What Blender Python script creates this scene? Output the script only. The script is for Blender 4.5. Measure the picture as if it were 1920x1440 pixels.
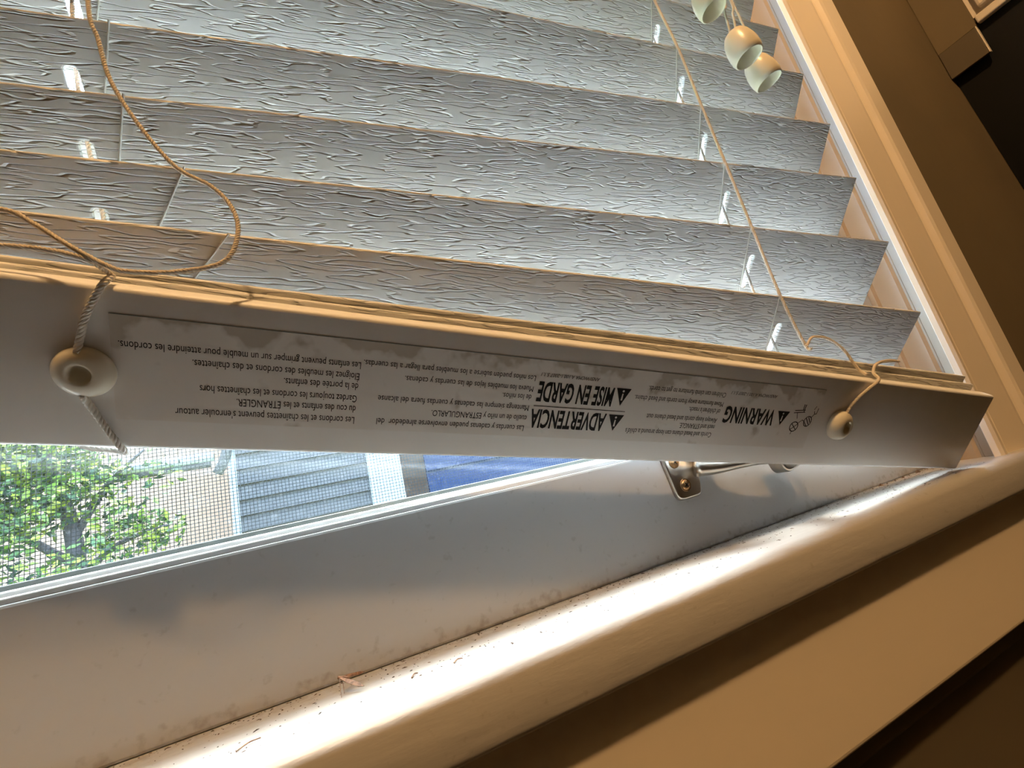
import bpy, bmesh, math, random
from mathutils import Vector, Matrix
random.seed(7)
for o in list(bpy.data.objects):
    bpy.data.objects.remove(o)
sc = bpy.context.scene
C = sc.collection
Z0 = 1.24                       # eye height above the kitchen floor; coordinates below are relative to the eye
V = Vector

# ------------------------------------------------------------------ camera
cd = bpy.data.cameras.new('camera'); cam = bpy.data.objects.new('camera', cd); C.objects.link(cam)
cd.sensor_width = 36.0; cd.lens = 36.0 * 850.0 / 1920.0; cd.clip_start = 0.005; cd.clip_end = 200
ax = V((0.90268339, -0.36631216, -0.22578331))       # image right
ay = V((-0.11466519, 0.30096332, -0.94671694))       # image down
az = V((0.41474642, 0.88047514, 0.22967134))         # forward
M = Matrix.Identity(4)
for r in range(3):
    M[r][0] = ax[r]; M[r][1] = -ay[r]; M[r][2] = -az[r]
M.translation = (0, 0, Z0)
cam.matrix_world = M
sc.camera = cam

# ------------------------------------------------------------------ world, sun, exposure
w = bpy.data.worlds.new('sky'); sc.world = w; w.use_nodes = True
nt = w.node_tree; nt.nodes.clear()
out = nt.nodes.new('ShaderNodeOutputWorld'); bg = nt.nodes.new('ShaderNodeBackground'); sky = nt.nodes.new('ShaderNodeTexSky')
sky.sky_type = 'NISHITA'; sky.sun_disc = False; sky.sun_elevation = math.radians(68); sky.sun_rotation = math.radians(20)
sky.air_density = 1.0; sky.dust_density = 3.0; sky.ozone_density = 1.0
nt.links.new(sky.outputs[0], bg.inputs[0]); bg.inputs[1].default_value = 5.2
nt.links.new(bg.outputs[0], out.inputs[0])
sd = bpy.data.lights.new('sun', 'SUN'); sun = bpy.data.objects.new('sun', sd); C.objects.link(sun)
sd.energy = 26.0; sd.angle = math.radians(24); sd.color = (0.86, 0.96, 1.0)
sun.rotation_euler = V((-0.09, -0.33, -0.94)).to_track_quat('-Z', 'Y').to_euler()
sun.location = (3, 12, 24)
LAMP_POS = V((-0.05, -0.44, 1.12)); LAMP_W = 32.0; LAMP_COL = (1.0, 0.60, 0.27)
vs = sc.view_settings
vs.view_transform = 'Standard'; vs.look = 'None'; vs.gamma = 1.0; vs.exposure = 0.3; vs.use_curve_mapping = False

# ------------------------------------------------------------------ materials
def mat(name, col, rough=0.5, metal=0.0, spec=0.5, bump=None, mottle=None, extra=None):
    m = bpy.data.materials.new(name); m.use_nodes = True
    t = m.node_tree; b = t.nodes['Principled BSDF']
    b.inputs['Base Color'].default_value = (*col, 1); b.inputs['Roughness'].default_value = rough
    b.inputs['Metallic'].default_value = metal; b.inputs['Specular IOR Level'].default_value = spec
    tc = t.nodes.new('ShaderNodeTexCoord')
    if bump:                                              # (scale xyz, strength, distance, detail)
        mp = t.nodes.new('ShaderNodeMapping'); mp.inputs['Scale'].default_value = bump[0]
        n = t.nodes.new('ShaderNodeTexNoise'); n.inputs['Scale'].default_value = 1.0; n.inputs['Detail'].default_value = bump[3]
        bp = t.nodes.new('ShaderNodeBump'); bp.inputs['Strength'].default_value = bump[1]; bp.inputs['Distance'].default_value = bump[2]
        t.links.new(tc.outputs['Object'], mp.inputs[0]); t.links.new(mp.outputs[0], n.inputs['Vector'])
        t.links.new(n.outputs['Fac'], bp.inputs['Height']); t.links.new(bp.outputs[0], b.inputs['Normal'])
    if mottle:                                            # (scale xyz, colour2, lo, hi)
        mp = t.nodes.new('ShaderNodeMapping'); mp.inputs['Scale'].default_value = mottle[0]
        n = t.nodes.new('ShaderNodeTexNoise'); n.inputs['Scale'].default_value = 1.0; n.inputs['Detail'].default_value = 5
        rr = t.nodes.new('ShaderNodeMapRange'); rr.inputs['From Min'].default_value = mottle[2]; rr.inputs['From Max'].default_value = mottle[3]
        mx = t.nodes.new('ShaderNodeMix'); mx.data_type = 'RGBA'
        mx.inputs['A'].default_value = (*col, 1); mx.inputs['B'].default_value = (*mottle[1], 1)
        t.links.new(tc.outputs['Object'], mp.inputs[0]); t.links.new(mp.outputs[0], n.inputs['Vector'])
        t.links.new(n.outputs['Fac'], rr.inputs['Value']); t.links.new(rr.outputs[0], mx.inputs['Factor'])
        t.links.new(mx.outputs['Result'], b.inputs['Base Color'])
    if extra: extra(t, b, tc)
    return m

def emboss(t, b, tc):      # short wavy pressed lines along the slat
    mp = t.nodes.new('ShaderNodeMapping'); mp.inputs['Scale'].default_value = (58, 540, 1)
    n = t.nodes.new('ShaderNodeTexNoise'); n.noise_dimensions = '2D'; n.inputs['Scale'].default_value = 1.0
    n.inputs['Detail'].default_value = 0.8; n.inputs['Roughness'].default_value = 0.4; n.inputs['Distortion'].default_value = 0.2
    oi = t.nodes.new('ShaderNodeObjectInfo'); ad = t.nodes.new('ShaderNodeVectorMath'); ad.operation = 'ADD'
    ml = t.nodes.new('ShaderNodeMath'); ml.operation = 'MULTIPLY'; ml.inputs[1].default_value = 40
    t.links.new(oi.outputs['Random'], ml.inputs[0])
    t.links.new(tc.outputs['Object'], mp.inputs[0]); t.links.new(mp.outputs[0], ad.inputs[0]); t.links.new(ml.outputs[0], ad.inputs[1])
    t.links.new(ad.outputs[0], n.inputs['Vector'])
    s = t.nodes.new('ShaderNodeMath'); s.operation = 'SUBTRACT'; s.inputs[1].default_value = 0.5
    a = t.nodes.new('ShaderNodeMath'); a.operation = 'ABSOLUTE'
    r = t.nodes.new('ShaderNodeMapRange'); r.inputs['From Min'].default_value = 0.0; r.inputs['From Max'].default_value = 0.07
    t.links.new(n.outputs['Fac'], s.inputs[0]); t.links.new(s.outputs[0], a.inputs[0]); t.links.new(a.outputs[0], r.inputs['Value'])
    bp = t.nodes.new('ShaderNodeBump'); bp.inputs['Strength'].default_value = 0.95; bp.inputs['Distance'].default_value = 0.0006
    t.links.new(r.outputs[0], bp.inputs['Height']); t.links.new(bp.outputs[0], b.inputs['Normal'])

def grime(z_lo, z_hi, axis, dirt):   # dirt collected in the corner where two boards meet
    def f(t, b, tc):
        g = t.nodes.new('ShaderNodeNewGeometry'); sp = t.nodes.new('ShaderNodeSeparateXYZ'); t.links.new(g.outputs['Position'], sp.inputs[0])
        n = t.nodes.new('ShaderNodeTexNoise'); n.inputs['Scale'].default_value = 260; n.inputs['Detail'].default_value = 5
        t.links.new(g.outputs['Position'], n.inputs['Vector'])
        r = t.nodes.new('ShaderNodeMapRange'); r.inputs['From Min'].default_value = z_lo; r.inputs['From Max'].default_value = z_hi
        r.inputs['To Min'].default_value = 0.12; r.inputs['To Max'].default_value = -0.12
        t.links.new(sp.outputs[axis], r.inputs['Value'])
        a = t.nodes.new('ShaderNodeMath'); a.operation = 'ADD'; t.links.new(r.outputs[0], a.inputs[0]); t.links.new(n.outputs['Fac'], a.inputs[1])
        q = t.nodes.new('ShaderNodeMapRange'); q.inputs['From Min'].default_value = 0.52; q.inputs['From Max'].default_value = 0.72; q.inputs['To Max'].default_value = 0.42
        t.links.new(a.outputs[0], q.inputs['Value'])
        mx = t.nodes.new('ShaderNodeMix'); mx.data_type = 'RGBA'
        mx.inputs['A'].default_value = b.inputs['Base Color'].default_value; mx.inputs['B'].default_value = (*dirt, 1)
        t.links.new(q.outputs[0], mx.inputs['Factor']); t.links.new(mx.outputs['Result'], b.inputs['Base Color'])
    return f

def label_paper(t, b, tc):
    sp = t.nodes.new('ShaderNodeSeparateXYZ'); t.links.new(tc.outputs['Object'], sp.inputs[0])
    n = t.nodes.new('ShaderNodeTexNoise'); n.inputs['Scale'].default_value = 75; n.inputs['Detail'].default_value = 3
    t.links.new(tc.outputs['Object'], n.inputs['Vector'])
    r = t.nodes.new('ShaderNodeMapRange'); r.inputs['From Min'].default_value = 0.006; r.inputs['From Max'].default_value = 0.019
    r.inputs['To Min'].default_value = 0.15; r.inputs['To Max'].default_value = -0.13
    t.links.new(sp.outputs['Y'], r.inputs['Value'])
    a = t.nodes.new('ShaderNodeMath'); a.operation = 'ADD'; t.links.new(r.outputs[0], a.inputs[0]); t.links.new(n.outputs['Fac'], a.inputs[1])
    q = t.nodes.new('ShaderNodeValToRGB'); t.links.new(a.outputs[0], q.inputs[0])
    e = q.color_ramp.elements; e[0].position = 0.50; e[0].color = (0.90, 0.88, 0.85, 1); e[1].position = 0.60; e[1].color = (0.62, 0.57, 0.50, 1)
    e2 = q.color_ramp.elements.new(0.56); e2.color = (0.79, 0.76, 0.72, 1)
    t.links.new(q.outputs[0], b.inputs['Base Color'])

def island_colours(cols):
    def f(t, b, tc):
        g = t.nodes.new('ShaderNodeNewGeometry'); q = t.nodes.new('ShaderNodeValToRGB')
        t.links.new(g.outputs['Random Per Island'], q.inputs[0])
        el = q.color_ramp.elements
        el[0].color = (*cols[0], 1); el[1].color = (*cols[-1], 1)
        for i, c in enumerate(cols[1:-1]):
            x = el.new((i + 1) / (len(cols) - 1)); x.color = (*c, 1)
        t.links.new(q.outputs[0], b.inputs['Base Color'])
    return f

MT = {}
MT['slat'] = mat('slat_vinyl', (0.84, 0.835, 0.80), 0.42, spec=0.4, extra=emboss)
MT['rail'] = mat('rail_vinyl', (0.92, 0.92, 0.91), 0.40, spec=0.4, bump=((25, 60, 25), 0.05, 0.001, 2))
MT['label'] = mat('label_paper', (0.62, 0.60, 0.57), 0.6, spec=0.2, extra=label_paper, bump=((90, 90, 1), 0.25, 0.0004, 3))
MT['ink'] = mat('black_ink', (0.012, 0.012, 0.013), 0.6, spec=0.2)
MT['hole'] = mat('white_print', (0.8, 0.78, 0.75), 0.6, spec=0.2)
MT['cord'] = mat('cream_cord', (0.74, 0.66, 0.54), 0.75, spec=0.25, bump=((900, 900, 900), 0.4, 0.0004, 2))
MT['cordw'] = mat('white_cord', (0.80, 0.77, 0.71), 0.7, spec=0.25, bump=((900, 900, 900), 0.4, 0.0004, 2))
MT['thread'] = mat('thin_thread', (0.70, 0.68, 0.62), 0.6, spec=0.3)
MT['plastic'] = mat('cream_plastic', (0.80, 0.75, 0.62), 0.30, spec=0.5, bump=((120, 120, 120), 0.04, 0.001, 2))
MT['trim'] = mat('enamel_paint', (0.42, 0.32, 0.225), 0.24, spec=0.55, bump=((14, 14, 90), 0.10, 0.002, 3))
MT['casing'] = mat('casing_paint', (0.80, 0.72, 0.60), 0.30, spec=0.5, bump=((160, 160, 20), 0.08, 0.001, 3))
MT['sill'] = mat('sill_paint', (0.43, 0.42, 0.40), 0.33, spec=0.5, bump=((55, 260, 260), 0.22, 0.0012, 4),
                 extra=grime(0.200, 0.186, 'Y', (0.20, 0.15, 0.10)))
MT['apron'] = mat('apron_paint', (0.84, 0.74, 0.58), 0.45, spec=0.4, bump=((30, 200, 200), 0.12, 0.001, 3))
MT['sash'] = mat('sash_paint', (0.41, 0.415, 0.42), 0.30, spec=0.5, bump=((40, 120, 120), 0.06, 0.001, 3),
                 extra=grime(Z0 - 0.051, Z0 - 0.0435, 'Z', (0.18, 0.14, 0.10)))
MT['bead'] = mat('bead_vinyl', (0.80, 0.80, 0.79), 0.18, spec=0.6)
MT['gasket'] = mat('grey_gasket', (0.20, 0.23, 0.22), 0.6)
MT['wall'] = mat('wall_paint', (0.125, 0.100, 0.062), 0.75, spec=0.2, bump=((60, 60, 60), 0.15, 0.002, 4), mottle=((9, 9, 9), (0.140, 0.110, 0.066), 0.35, 0.65))
MT['room'] = mat('room_paint', (0.16, 0.13, 0.08), 0.8, spec=0.2, bump=((40, 40, 40), 0.1, 0.002, 3))
MT['ceil'] = mat('ceiling_paint', (0.36, 0.32, 0.26), 0.85, spec=0.1, bump=((60, 60, 60), 0.15, 0.002, 3))
MT['floor'] = mat('floor_wood', (0.22, 0.13, 0.07), 0.4, mottle=((2, 26, 2), (0.13, 0.075, 0.04), 0.35, 0.65))
MT['nickel'] = mat('satin_nickel', (0.62, 0.59, 0.54), 0.28, metal=1.0, bump=((250, 250, 250), 0.04, 0.0005, 2))
MT['bronze'] = mat('screw_bronze', (0.40, 0.24, 0.12), 0.38, metal=1.0, bump=((400, 400, 400), 0.1, 0.0004, 2))
MT['black'] = mat('black_plastic', (0.006, 0.006, 0.006), 0.45, spec=0.2, bump=((200, 200, 200), 0.05, 0.0005, 2))
MT['stone'] = mat('black_stone', (0.012, 0.011, 0.010), 0.35, spec=0.3, mottle=((150, 150, 150), (0.03, 0.028, 0.026), 0.55, 0.7))
MT['cab'] = mat('cabinet_paint', (0.62, 0.56, 0.47), 0.4, spec=0.4, bump=((20, 20, 120), 0.06, 0.001, 3))
MT['filler'] = mat('filler_paint', (0.085, 0.068, 0.044), 0.6, spec=0.3, bump=((60, 60, 60), 0.1, 0.001, 3))
MT['wing'] = mat('dry_wing', (0.26, 0.14, 0.075), 0.55, mottle=((900, 900, 900), (0.12, 0.06, 0.03), 0.4, 0.6))
MT['crumb'] = mat('dark_crumb', (0.05, 0.035, 0.025), 0.8, extra=island_colours([(0.02, 0.015, 0.012), (0.07, 0.045, 0.03), (0.16, 0.10, 0.06)]))
MT['screen'] = mat('screen_wire', (0.12, 0.14, 0.15), 0.5, spec=0.4)
MT['tan'] = mat('tan_stucco', (0.35, 0.22, 0.15), 0.9, spec=0.1, bump=((14, 14, 14), 0.3, 0.02, 4), mottle=((1.2, 1.2, 1.2), (0.31, 0.20, 0.135), 0.35, 0.65))
MT['grey'] = mat('grey_siding', (0.078, 0.072, 0.062), 0.6, spec=0.3, bump=((3, 60, 60), 0.2, 0.004, 4), mottle=((3, 20, 20), (0.060, 0.056, 0.049), 0.35, 0.65))
MT['blue'] = mat('blue_siding', (0.006, 0.018, 0.055), 0.6, spec=0.08, mottle=((2, 8, 8), (0.008, 0.019, 0.055), 0.35, 0.65))
MT['extrim'] = mat('outdoor_trim', (0.26, 0.28, 0.275), 0.5, bump=((10, 10, 3), 0.1, 0.003, 3))
MT['roof'] = mat('roof_shingle', (0.10, 0.09, 0.085), 0.9, mottle=((4, 20, 20), (0.15, 0.13, 0.12), 0.35, 0.65))
MT['leaf'] = mat('leaf_green', (0.1, 0.25, 0.05), 0.5, spec=0.3, extra=island_colours([(0.010, 0.026, 0.011), (0.03, 0.07, 0.017), (0.10, 0.165, 0.02), (0.24, 0.27, 0.03), (0.05, 0.11, 0.028)]))
MT['bark'] = mat('bark', (0.07, 0.06, 0.055), 0.9, bump=((20, 20, 4), 0.6, 0.02, 4))
MT['grass'] = mat('grass', (0.10, 0.17, 0.04), 0.95, spec=0.1, bump=((30, 30, 30), 0.6, 0.02, 4), mottle=((3, 3, 3), (0.16, 0.20, 0.06), 0.35, 0.65))
MT['lampmetal'] = mat('lamp_metal', (0.05, 0.045, 0.04), 0.4, metal=0.8, bump=((100, 100, 100), 0.03, 0.0005, 2))

def bulb_mat():
    m = bpy.data.materials.new('bulb_glow'); m.use_nodes = True; t = m.node_tree; b = t.nodes['Principled BSDF']
    b.inputs['Base Color'].default_value = (0.9, 0.8, 0.6, 1); b.inputs['Emission Color'].default_value = (*LAMP_COL, 1); b.inputs['Emission Strength'].default_value = LAMP_W/(math.pi*0.0088)
    return m
MT['bulb'] = bulb_mat()
def glass_mat():
    m = bpy.data.materials.new('window_glass'); m.use_nodes = True; t = m.node_tree; t.nodes.clear()
    o = t.nodes.new('ShaderNodeOutputMaterial'); tr = t.nodes.new('ShaderNodeBsdfTransparent'); gl = t.nodes.new('ShaderNodeBsdfGlossy')
    tr.inputs[0].default_value = (0.93, 0.97, 0.97, 1); gl.inputs['Roughness'].default_value = 0.02
    mx = t.nodes.new("ShaderNodeMixShader"); mx.inputs[0].default_value = 0.05; t.links.new(tr.outputs[0], mx.inputs[1]); t.links.new(gl.outputs[0], mx.inputs[2])
    df = t.nodes.new('ShaderNodeBsdfTranslucent'); df.inputs[0].default_value = (0.75, 0.85, 0.9, 1)     # dust film on the pane
    tc = t.nodes.new('ShaderNodeTexCoord'); n = t.nodes.new('ShaderNodeTexNoise'); n.inputs['Scale'].default_value = 420; n.inputs['Detail'].default_value = 3
    t.links.new(tc.outputs['Object'], n.inputs['Vector'])
    r = t.nodes.new('ShaderNodeMapRange'); r.inputs['From Min'].default_value = 0.62; r.inputs['From Max'].default_value = 0.78
    r.inputs['To Min'].default_value = 0.002; r.inputs['To Max'].default_value = 0.04
    t.links.new(n.outputs['Fac'], r.inputs['Value'])
    m2 = t.nodes.new('ShaderNodeMixShader'); t.links.new(r.outputs[0], m2.inputs[0]); t.links.new(mx.outputs[0], m2.inputs[1]); t.links.new(df.outputs[0], m2.inputs[2])
    t.links.new(m2.outputs[0], o.inputs[0])
    return m
MT['glass'] = glass_mat()

# ------------------------------------------------------------------ object helpers
def tag(o, label=None, cat=None, group=None, kind=None):
    if label: o['label'] = label
    if cat: o['category'] = cat
    if group: o['group'] = group
    if kind: o['kind'] = kind
    return o
def empty(name, loc, label=None, cat=None, group=None, kind=None):
    o = bpy.data.objects.new(name, None); C.objects.link(o); o.empty_display_size = 0.02
    o.location = (loc[0], loc[1], loc[2] + Z0)
    return tag(o, label, cat, group, kind)
def wloc(o):
    v = V(o.location)
    while o.parent: o = o.parent; v += o.location
    return v
def mk(name, verts, faces, m, parent=None, smooth=False, local=None):
    """mesh from eye-relative coordinates; the object's origin is the middle of its box"""
    vs_ = [V((v[0], v[1], v[2] + Z0)) for v in verts]
    lo = V([min(v[i] for v in vs_) for i in range(3)]); hi = V([max(v[i] for v in vs_) for i in range(3)])
    c = (lo + hi) / 2
    me = bpy.data.meshes.new(name); me.from_pydata([v - c for v in vs_], [], faces); me.materials.append(MT[m])
    if smooth:
        for p in me.polygons: p.use_smooth = True
    o = bpy.data.objects.new(name, me); C.objects.link(o)
    if parent: o.parent = parent; o.location = c - wloc(parent)
    else: o.location = c
    return o
def mkm(name, verts, faces, m, mw, parent=None, smooth=False):
    """mesh in its own axes, placed by a rotation matrix mw (eye-relative translation)"""
    me = bpy.data.meshes.new(name); me.from_pydata([V(v) for v in verts], [], faces); me.materials.append(MT[m])
    if smooth:
        for p in me.polygons: p.use_smooth = True
    o = bpy.data.objects.new(name, me); C.objects.link(o)
    mm = mw.copy(); mm.translation.z += Z0
    if parent:
        o.parent = parent; mm.translation -= wloc(parent)
    o.matrix_local = mm
    return o
class MB:
    def __init__(s): s.v = []; s.f = []
    def add(s, vs_, fs): n = len(s.v); s.v += [V(v) for v in vs_]; s.f += [[i + n for i in f] for f in fs]; return s
    def box(s, x0, x1, y0, y1, z0, z1):
        return s.add([(x0,y0,z0),(x1,y0,z0),(x1,y1,z0),(x0,y1,z0),(x0,y0,z1),(x1,y0,z1),(x1,y1,z1),(x0,y1,z1)],
                     [(0,3,2,1),(4,5,6,7),(0,1,5,4),(1,2,6,5),(2,3,7,6),(3,0,4,7)])
    def bbox_(s, x0, x1, y0, y1, z0, z1, b):      # box with chamfered edges
        bm = bmesh.new(); bmesh.ops.create_cube(bm, size=1)
        for v in bm.verts: v.co = V(((x0+x1)/2 + v.co.x*(x1-x0), (y0+y1)/2 + v.co.y*(y1-y0), (z0+z1)/2 + v.co.z*(z1-z0)))
        bmesh.ops.bevel(bm, geom=list(bm.edges), offset=b, segments=2, affect='EDGES', profile=0.5)
        bm.verts.index_update(); s.add([v.co for v in bm.verts], [[v.index for v in f.verts] for f in bm.faces]); bm.free(); return s
    def prism(s, prof, axis, a, b):               # closed 2-D profile swept along x, y or z
        n = len(prof)
        def P(p, t): return (t, p[0], p[1]) if axis == 'x' else ((p[0], t, p[1]) if axis == 'y' else (p[0], p[1], t))
        vs_ = [P(p, a) for p in prof] + [P(p, b) for p in prof]
        return s.add(vs_, [[i, (i+1) % n, n + (i+1) % n, n + i] for i in range(n)] + [list(range(n))[::-1], list(range(n, 2*n))])
    def lathe(s, prof, c, axis, n=32):            # profile (radius, height) about an axis direction
        axis = V(axis).normalized(); t = axis.orthogonal().normalized(); u = axis.cross(t); c = V(c)
        k = len(prof); vs_ = []
        for i in range(n):
            a = 2*math.pi*i/n; d = t*math.cos(a) + u*math.sin(a)
            vs_ += [c + d*r + axis*h for r, h in prof]
        return s.add(vs_, [[i*k+j, ((i+1) % n)*k+j, ((i+1) % n)*k+j+1, i*k+j+1] for i in range(n) for j in range(k-1)])
    def tube(s, pts, r, n=8, cap=True):
        pts = [V(p) for p in pts]; fr = frames(pts); rr = r if callable(r) else (lambda t: r)
        vs_ = []; L = len(pts)
        for i, p in enumerate(pts):
            a, b = fr[i]
            for j in range(n):
                q = 2*math.pi*j/n; vs_.append(p + (a*math.cos(q) + b*math.sin(q)) * rr(i/(L-1)))
        fs = [[i*n+j, i*n+(j+1) % n, (i+1)*n+(j+1) % n, (i+1)*n+j] for i in range(L-1) for j in range(n)]
        if cap: fs += [list(range(n))[::-1], [(L-1)*n + j for j in range(n)]]
        return s.add(vs_, fs)
    def rope(s, pts, r, pitch, strands=3, n=5):
        pts = resample([V(p) for p in pts], pitch/7.0); fr = frames(pts); d = 0.0; dist = [0.0]
        for i in range(1, len(pts)): d += (pts[i]-pts[i-1]).length; dist.append(d)
        for k in range(strands):
            path = []
            for i, p in enumerate(pts):
                q = 2*math.pi*(dist[i]/pitch + k/strands); a, b = fr[i]
                path.append(p + (a*math.cos(q) + b*math.sin(q))*r*0.48)
            s.tube(path, r*0.56, n)
        return s
    def build(s, name, m, parent=None, smooth=False): return mk(name, s.v, s.f, m, parent, smooth)
def frames(pts):
    n = len(pts); fr = []; prev = None
    for i in range(n):
        t = (pts[min(i+1, n-1)] - pts[max(i-1, 0)])
        if t.length < 1e-9: t = V((0,0,1))
        t.normalize()
        a = t.orthogonal().normalized() if prev is None else (prev - t*prev.dot(t))
        if a.length < 1e-6: a = t.orthogonal()
        a.normalize(); prev = a; fr.append((a, t.cross(a)))
    return fr
def spline(P, sub=12):
    P = [V(p) for p in P]; Q = [P[0]*2 - P[1]] + P + [P[-1]*2 - P[-2]]; outp = []
    for i in range(1, len(Q)-2):
        a, b, c, d = Q[i-1], Q[i], Q[i+1], Q[i+2]
        for k in range(sub):
            t = k/sub
            outp.append(0.5*((2*b) + (c-a)*t + (2*a-5*b+4*c-d)*t*t + (3*b-a-3*c+d)*t**3))
    outp.append(P[-1]); return outp
def resample(pts, step):
    outp = [pts[0]]; acc = 0.0
    for i in range(1, len(pts)):
        a, b = pts[i-1], pts[i]; L = (b-a).length; t = step - acc
        while t <= L: outp.append(a + (b-a)*(t/L)); t += step
        acc = (acc + L) % step if L else acc
    if (outp[-1]-pts[-1]).length > step*0.3: outp.append(pts[-1])
    return outp

# ------------------------------------------------------------------ the room shell
SILL = -0.0512; YW = 0.18; XL, XR = -0.233, 0.433; ZT = 0.80     # sill top, wall face, opening
FL = -Z0; CE = 2.45 - Z0
m_ = MB()
m_.box(-2.2, XL-0.02, YW, YW+0.14, FL, CE).box(XR+0.02, 1.7, YW, YW+0.14, FL, CE)
m_.box(XL-0.02, XR+0.02, YW, YW+0.14, FL, SILL-0.03).box(XL-0.02, XR+0.02, YW, YW+0.14, ZT+0.02, CE)
tag(m_.build('wall_front', 'wall'), 'dark olive brown painted wall around the window', 'wall', kind='structure')
tag(MB().box(-2.3, -2.2, -2.6, YW+0.14, FL, CE).build('wall_left', 'room'), 'plain tan kitchen wall to the left', 'wall', kind='structure')
tag(MB().box(1.7, 1.8, -2.6, YW+0.14, FL, CE).build('wall_right', 'room'), 'plain tan kitchen wall to the right', 'wall', kind='structure')
tag(MB().box(-2.3, 1.8, -2.7, -2.6, FL, CE).build('wall_back', 'room'), 'plain tan kitchen wall behind the camera', 'wall', kind='structure')
tag(MB().box(-2.3, 1.8, -2.7, YW+0.14, FL-0.1, FL).build('floor', 'floor'), 'brown wooden kitchen floor', 'floor', kind='structure')
tag(MB().box(-2.3, 1.8, -2.7, YW+0.14, CE, CE+0.1).build('ceiling', 'ceil'), 'off-white kitchen ceiling', 'ceiling', kind='structure')

# sill board with its rounded nose
def arc(cx, cz, r, a0, a1, n=8, ry=None):
    return [(cx + r*math.cos(math.radians(a0+(a1-a0)*i/n)), cz + (ry or r)*math.sin(math.radians(a0+(a1-a0)*i/n))) for i in range(n+1)]
ZN = SILL - 0.0222
prof = [(0.24, SILL), (0.190, SILL), (0.170, SILL-0.0001)] + arc(0.1640, SILL-0.0072, 0.0072, 88, 165, 8) + [(0.1562, SILL-0.0105), (0.1558, SILL-0.0145), (0.1562, SILL-0.0185)] + arc(0.1592, SILL-0.0192, 0.0030, 190, 265, 4) + [(0.24, ZN)]
nx = 60; xs = [-0.335 + (0.625+0.335)*i/nx for i in range(nx+1)]
vs_ = []; fs = []; k = len(prof)
for x in xs:
    for (y, z) in prof:
        yy = y
        if y > 0.19 and (x < XL or x > XR): yy = 0.19 if y < 0.2 else YW
        vs_.append((x, min(y, YW) if (x < XL-0.001 or x > XR+0.001) else y, z))
for i in range(nx):
    for j in range(k): fs.append([i*k+j, (i+1)*k+j, (i+1)*k+(j+1) % k, i*k+(j+1) % k])
fs += [list(range(k)), [nx*k + j for j in range(k)][::-1]]
so = mk('trim_1', vs_, fs, 'sill', smooth=True)
md = so.modifiers.new('split', 'EDGE_SPLIT'); md.split_angle = math.radians(40)
tag(so, 'cream painted window sill with rounded nose and scattered dirt', 'sill', kind='structure')

# apron board under the sill, with a thin dark strip below it
AB = -0.1411
prof = [(YW, ZN), (0.1670, ZN), (0.1670, AB+0.003)] + arc(0.1700, AB+0.003, 0.003, 180, 270, 4) + [(YW, AB)]
ap = MB().prism(prof, 'x', -0.318, 0.606).build('trim_2', 'apron'); tag(ap, 'tan painted apron board below the sill nose', 'trim', kind='structure')
prof = [(YW, AB), (0.1735, AB), (0.1735, AB-0.0075)] + arc(0.1765, AB-0.0085, 0.003, 180, 300, 5) + [(YW, AB-0.012)]
st = MB().prism(prof, 'x', -0.315, 0.603).build('trim_3', 'wall'); tag(st, 'thin dark brown bead strip under the apron board', 'trim', kind='structure')

# casings: stepped profile with an inner bead and an outer back band
def casing_prof(s, x0):
    P = [(0.0080, YW), (0.0080, 0.1694), (0.0, 0.1694), (0.0, 0.1690)] + [(0.0015, 0.1662), (0.004, 0.1648), (0.007, 0.1648), (0.0095, 0.1664), (0.0105, 0.1682)] + \
        [(0.014, 0.1668), (0.043, 0.1640), (0.047, 0.1643), (0.050, 0.1672), (0.0525, 0.1650), (0.055, 0.1622), (0.058, 0.1612), (0.078, 0.1612), (0.081, 0.1630), (0.081, YW)]
    return [(x0 + s*p[0], p[1]) for p in P]
CX = 0.4265
c_ = MB().prism(casing_prof(1, CX), 'z', SILL, ZT+0.081).build('trim_4', 'casing'); tag(c_, 'cream moulded casing board standing right of the blind', 'trim', kind='structure')
c_ = MB().prism(casing_prof(-1, XL+0.0065), 'z', SILL, ZT+0.081).build('trim_5', 'casing'); tag(c_, 'cream moulded casing board standing left of the blind', 'trim', kind='structure')
pz = [(y, ZT + (x - CX)) for x, y in casing_prof(1, CX)]
c_ = MB().prism(pz, 'x', XL+0.0066, CX-0.0001).build('trim_6', 'casing'); tag(c_, 'cream moulded head casing above the window blind', 'trim', kind='structure')

# ------------------------------------------------------------------ the window
YS = 0.2015          # room face of the sash
win = empty('window_1', (0.1, 0.21, SILL), 'white painted casement window with insect screen', 'window', kind='structure')
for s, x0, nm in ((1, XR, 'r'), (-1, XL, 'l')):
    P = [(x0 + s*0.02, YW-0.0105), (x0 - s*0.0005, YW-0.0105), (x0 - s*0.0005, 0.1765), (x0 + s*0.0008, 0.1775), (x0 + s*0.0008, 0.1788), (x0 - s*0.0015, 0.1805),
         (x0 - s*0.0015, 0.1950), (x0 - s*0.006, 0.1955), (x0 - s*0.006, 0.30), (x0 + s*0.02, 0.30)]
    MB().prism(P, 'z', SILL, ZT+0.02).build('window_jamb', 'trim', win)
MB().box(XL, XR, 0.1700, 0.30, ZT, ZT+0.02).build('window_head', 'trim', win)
GB = 0.0095          # lower edge of the visible glass
MB().bbox_(XL+0.006, XR-0.006, YS, 0.232, SILL, 0.0030, 0.0012).build('sash_bottom_rail', 'sash', win)
for x0, x1 in ((XL+0.0065, XL+0.046), (XR-0.046, XR-0.0065)):
    MB().bbox_(x0, x1, YS-0.003, 0.232, 0.0030, ZT, 0.0012).build('sash_stile', 'sash', win)
MB().bbox_(XL+0.046, XR-0.046, YS, 0.232, ZT-0.05, ZT, 0.0012).build('sash_top_rail', 'sash', win)
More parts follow.
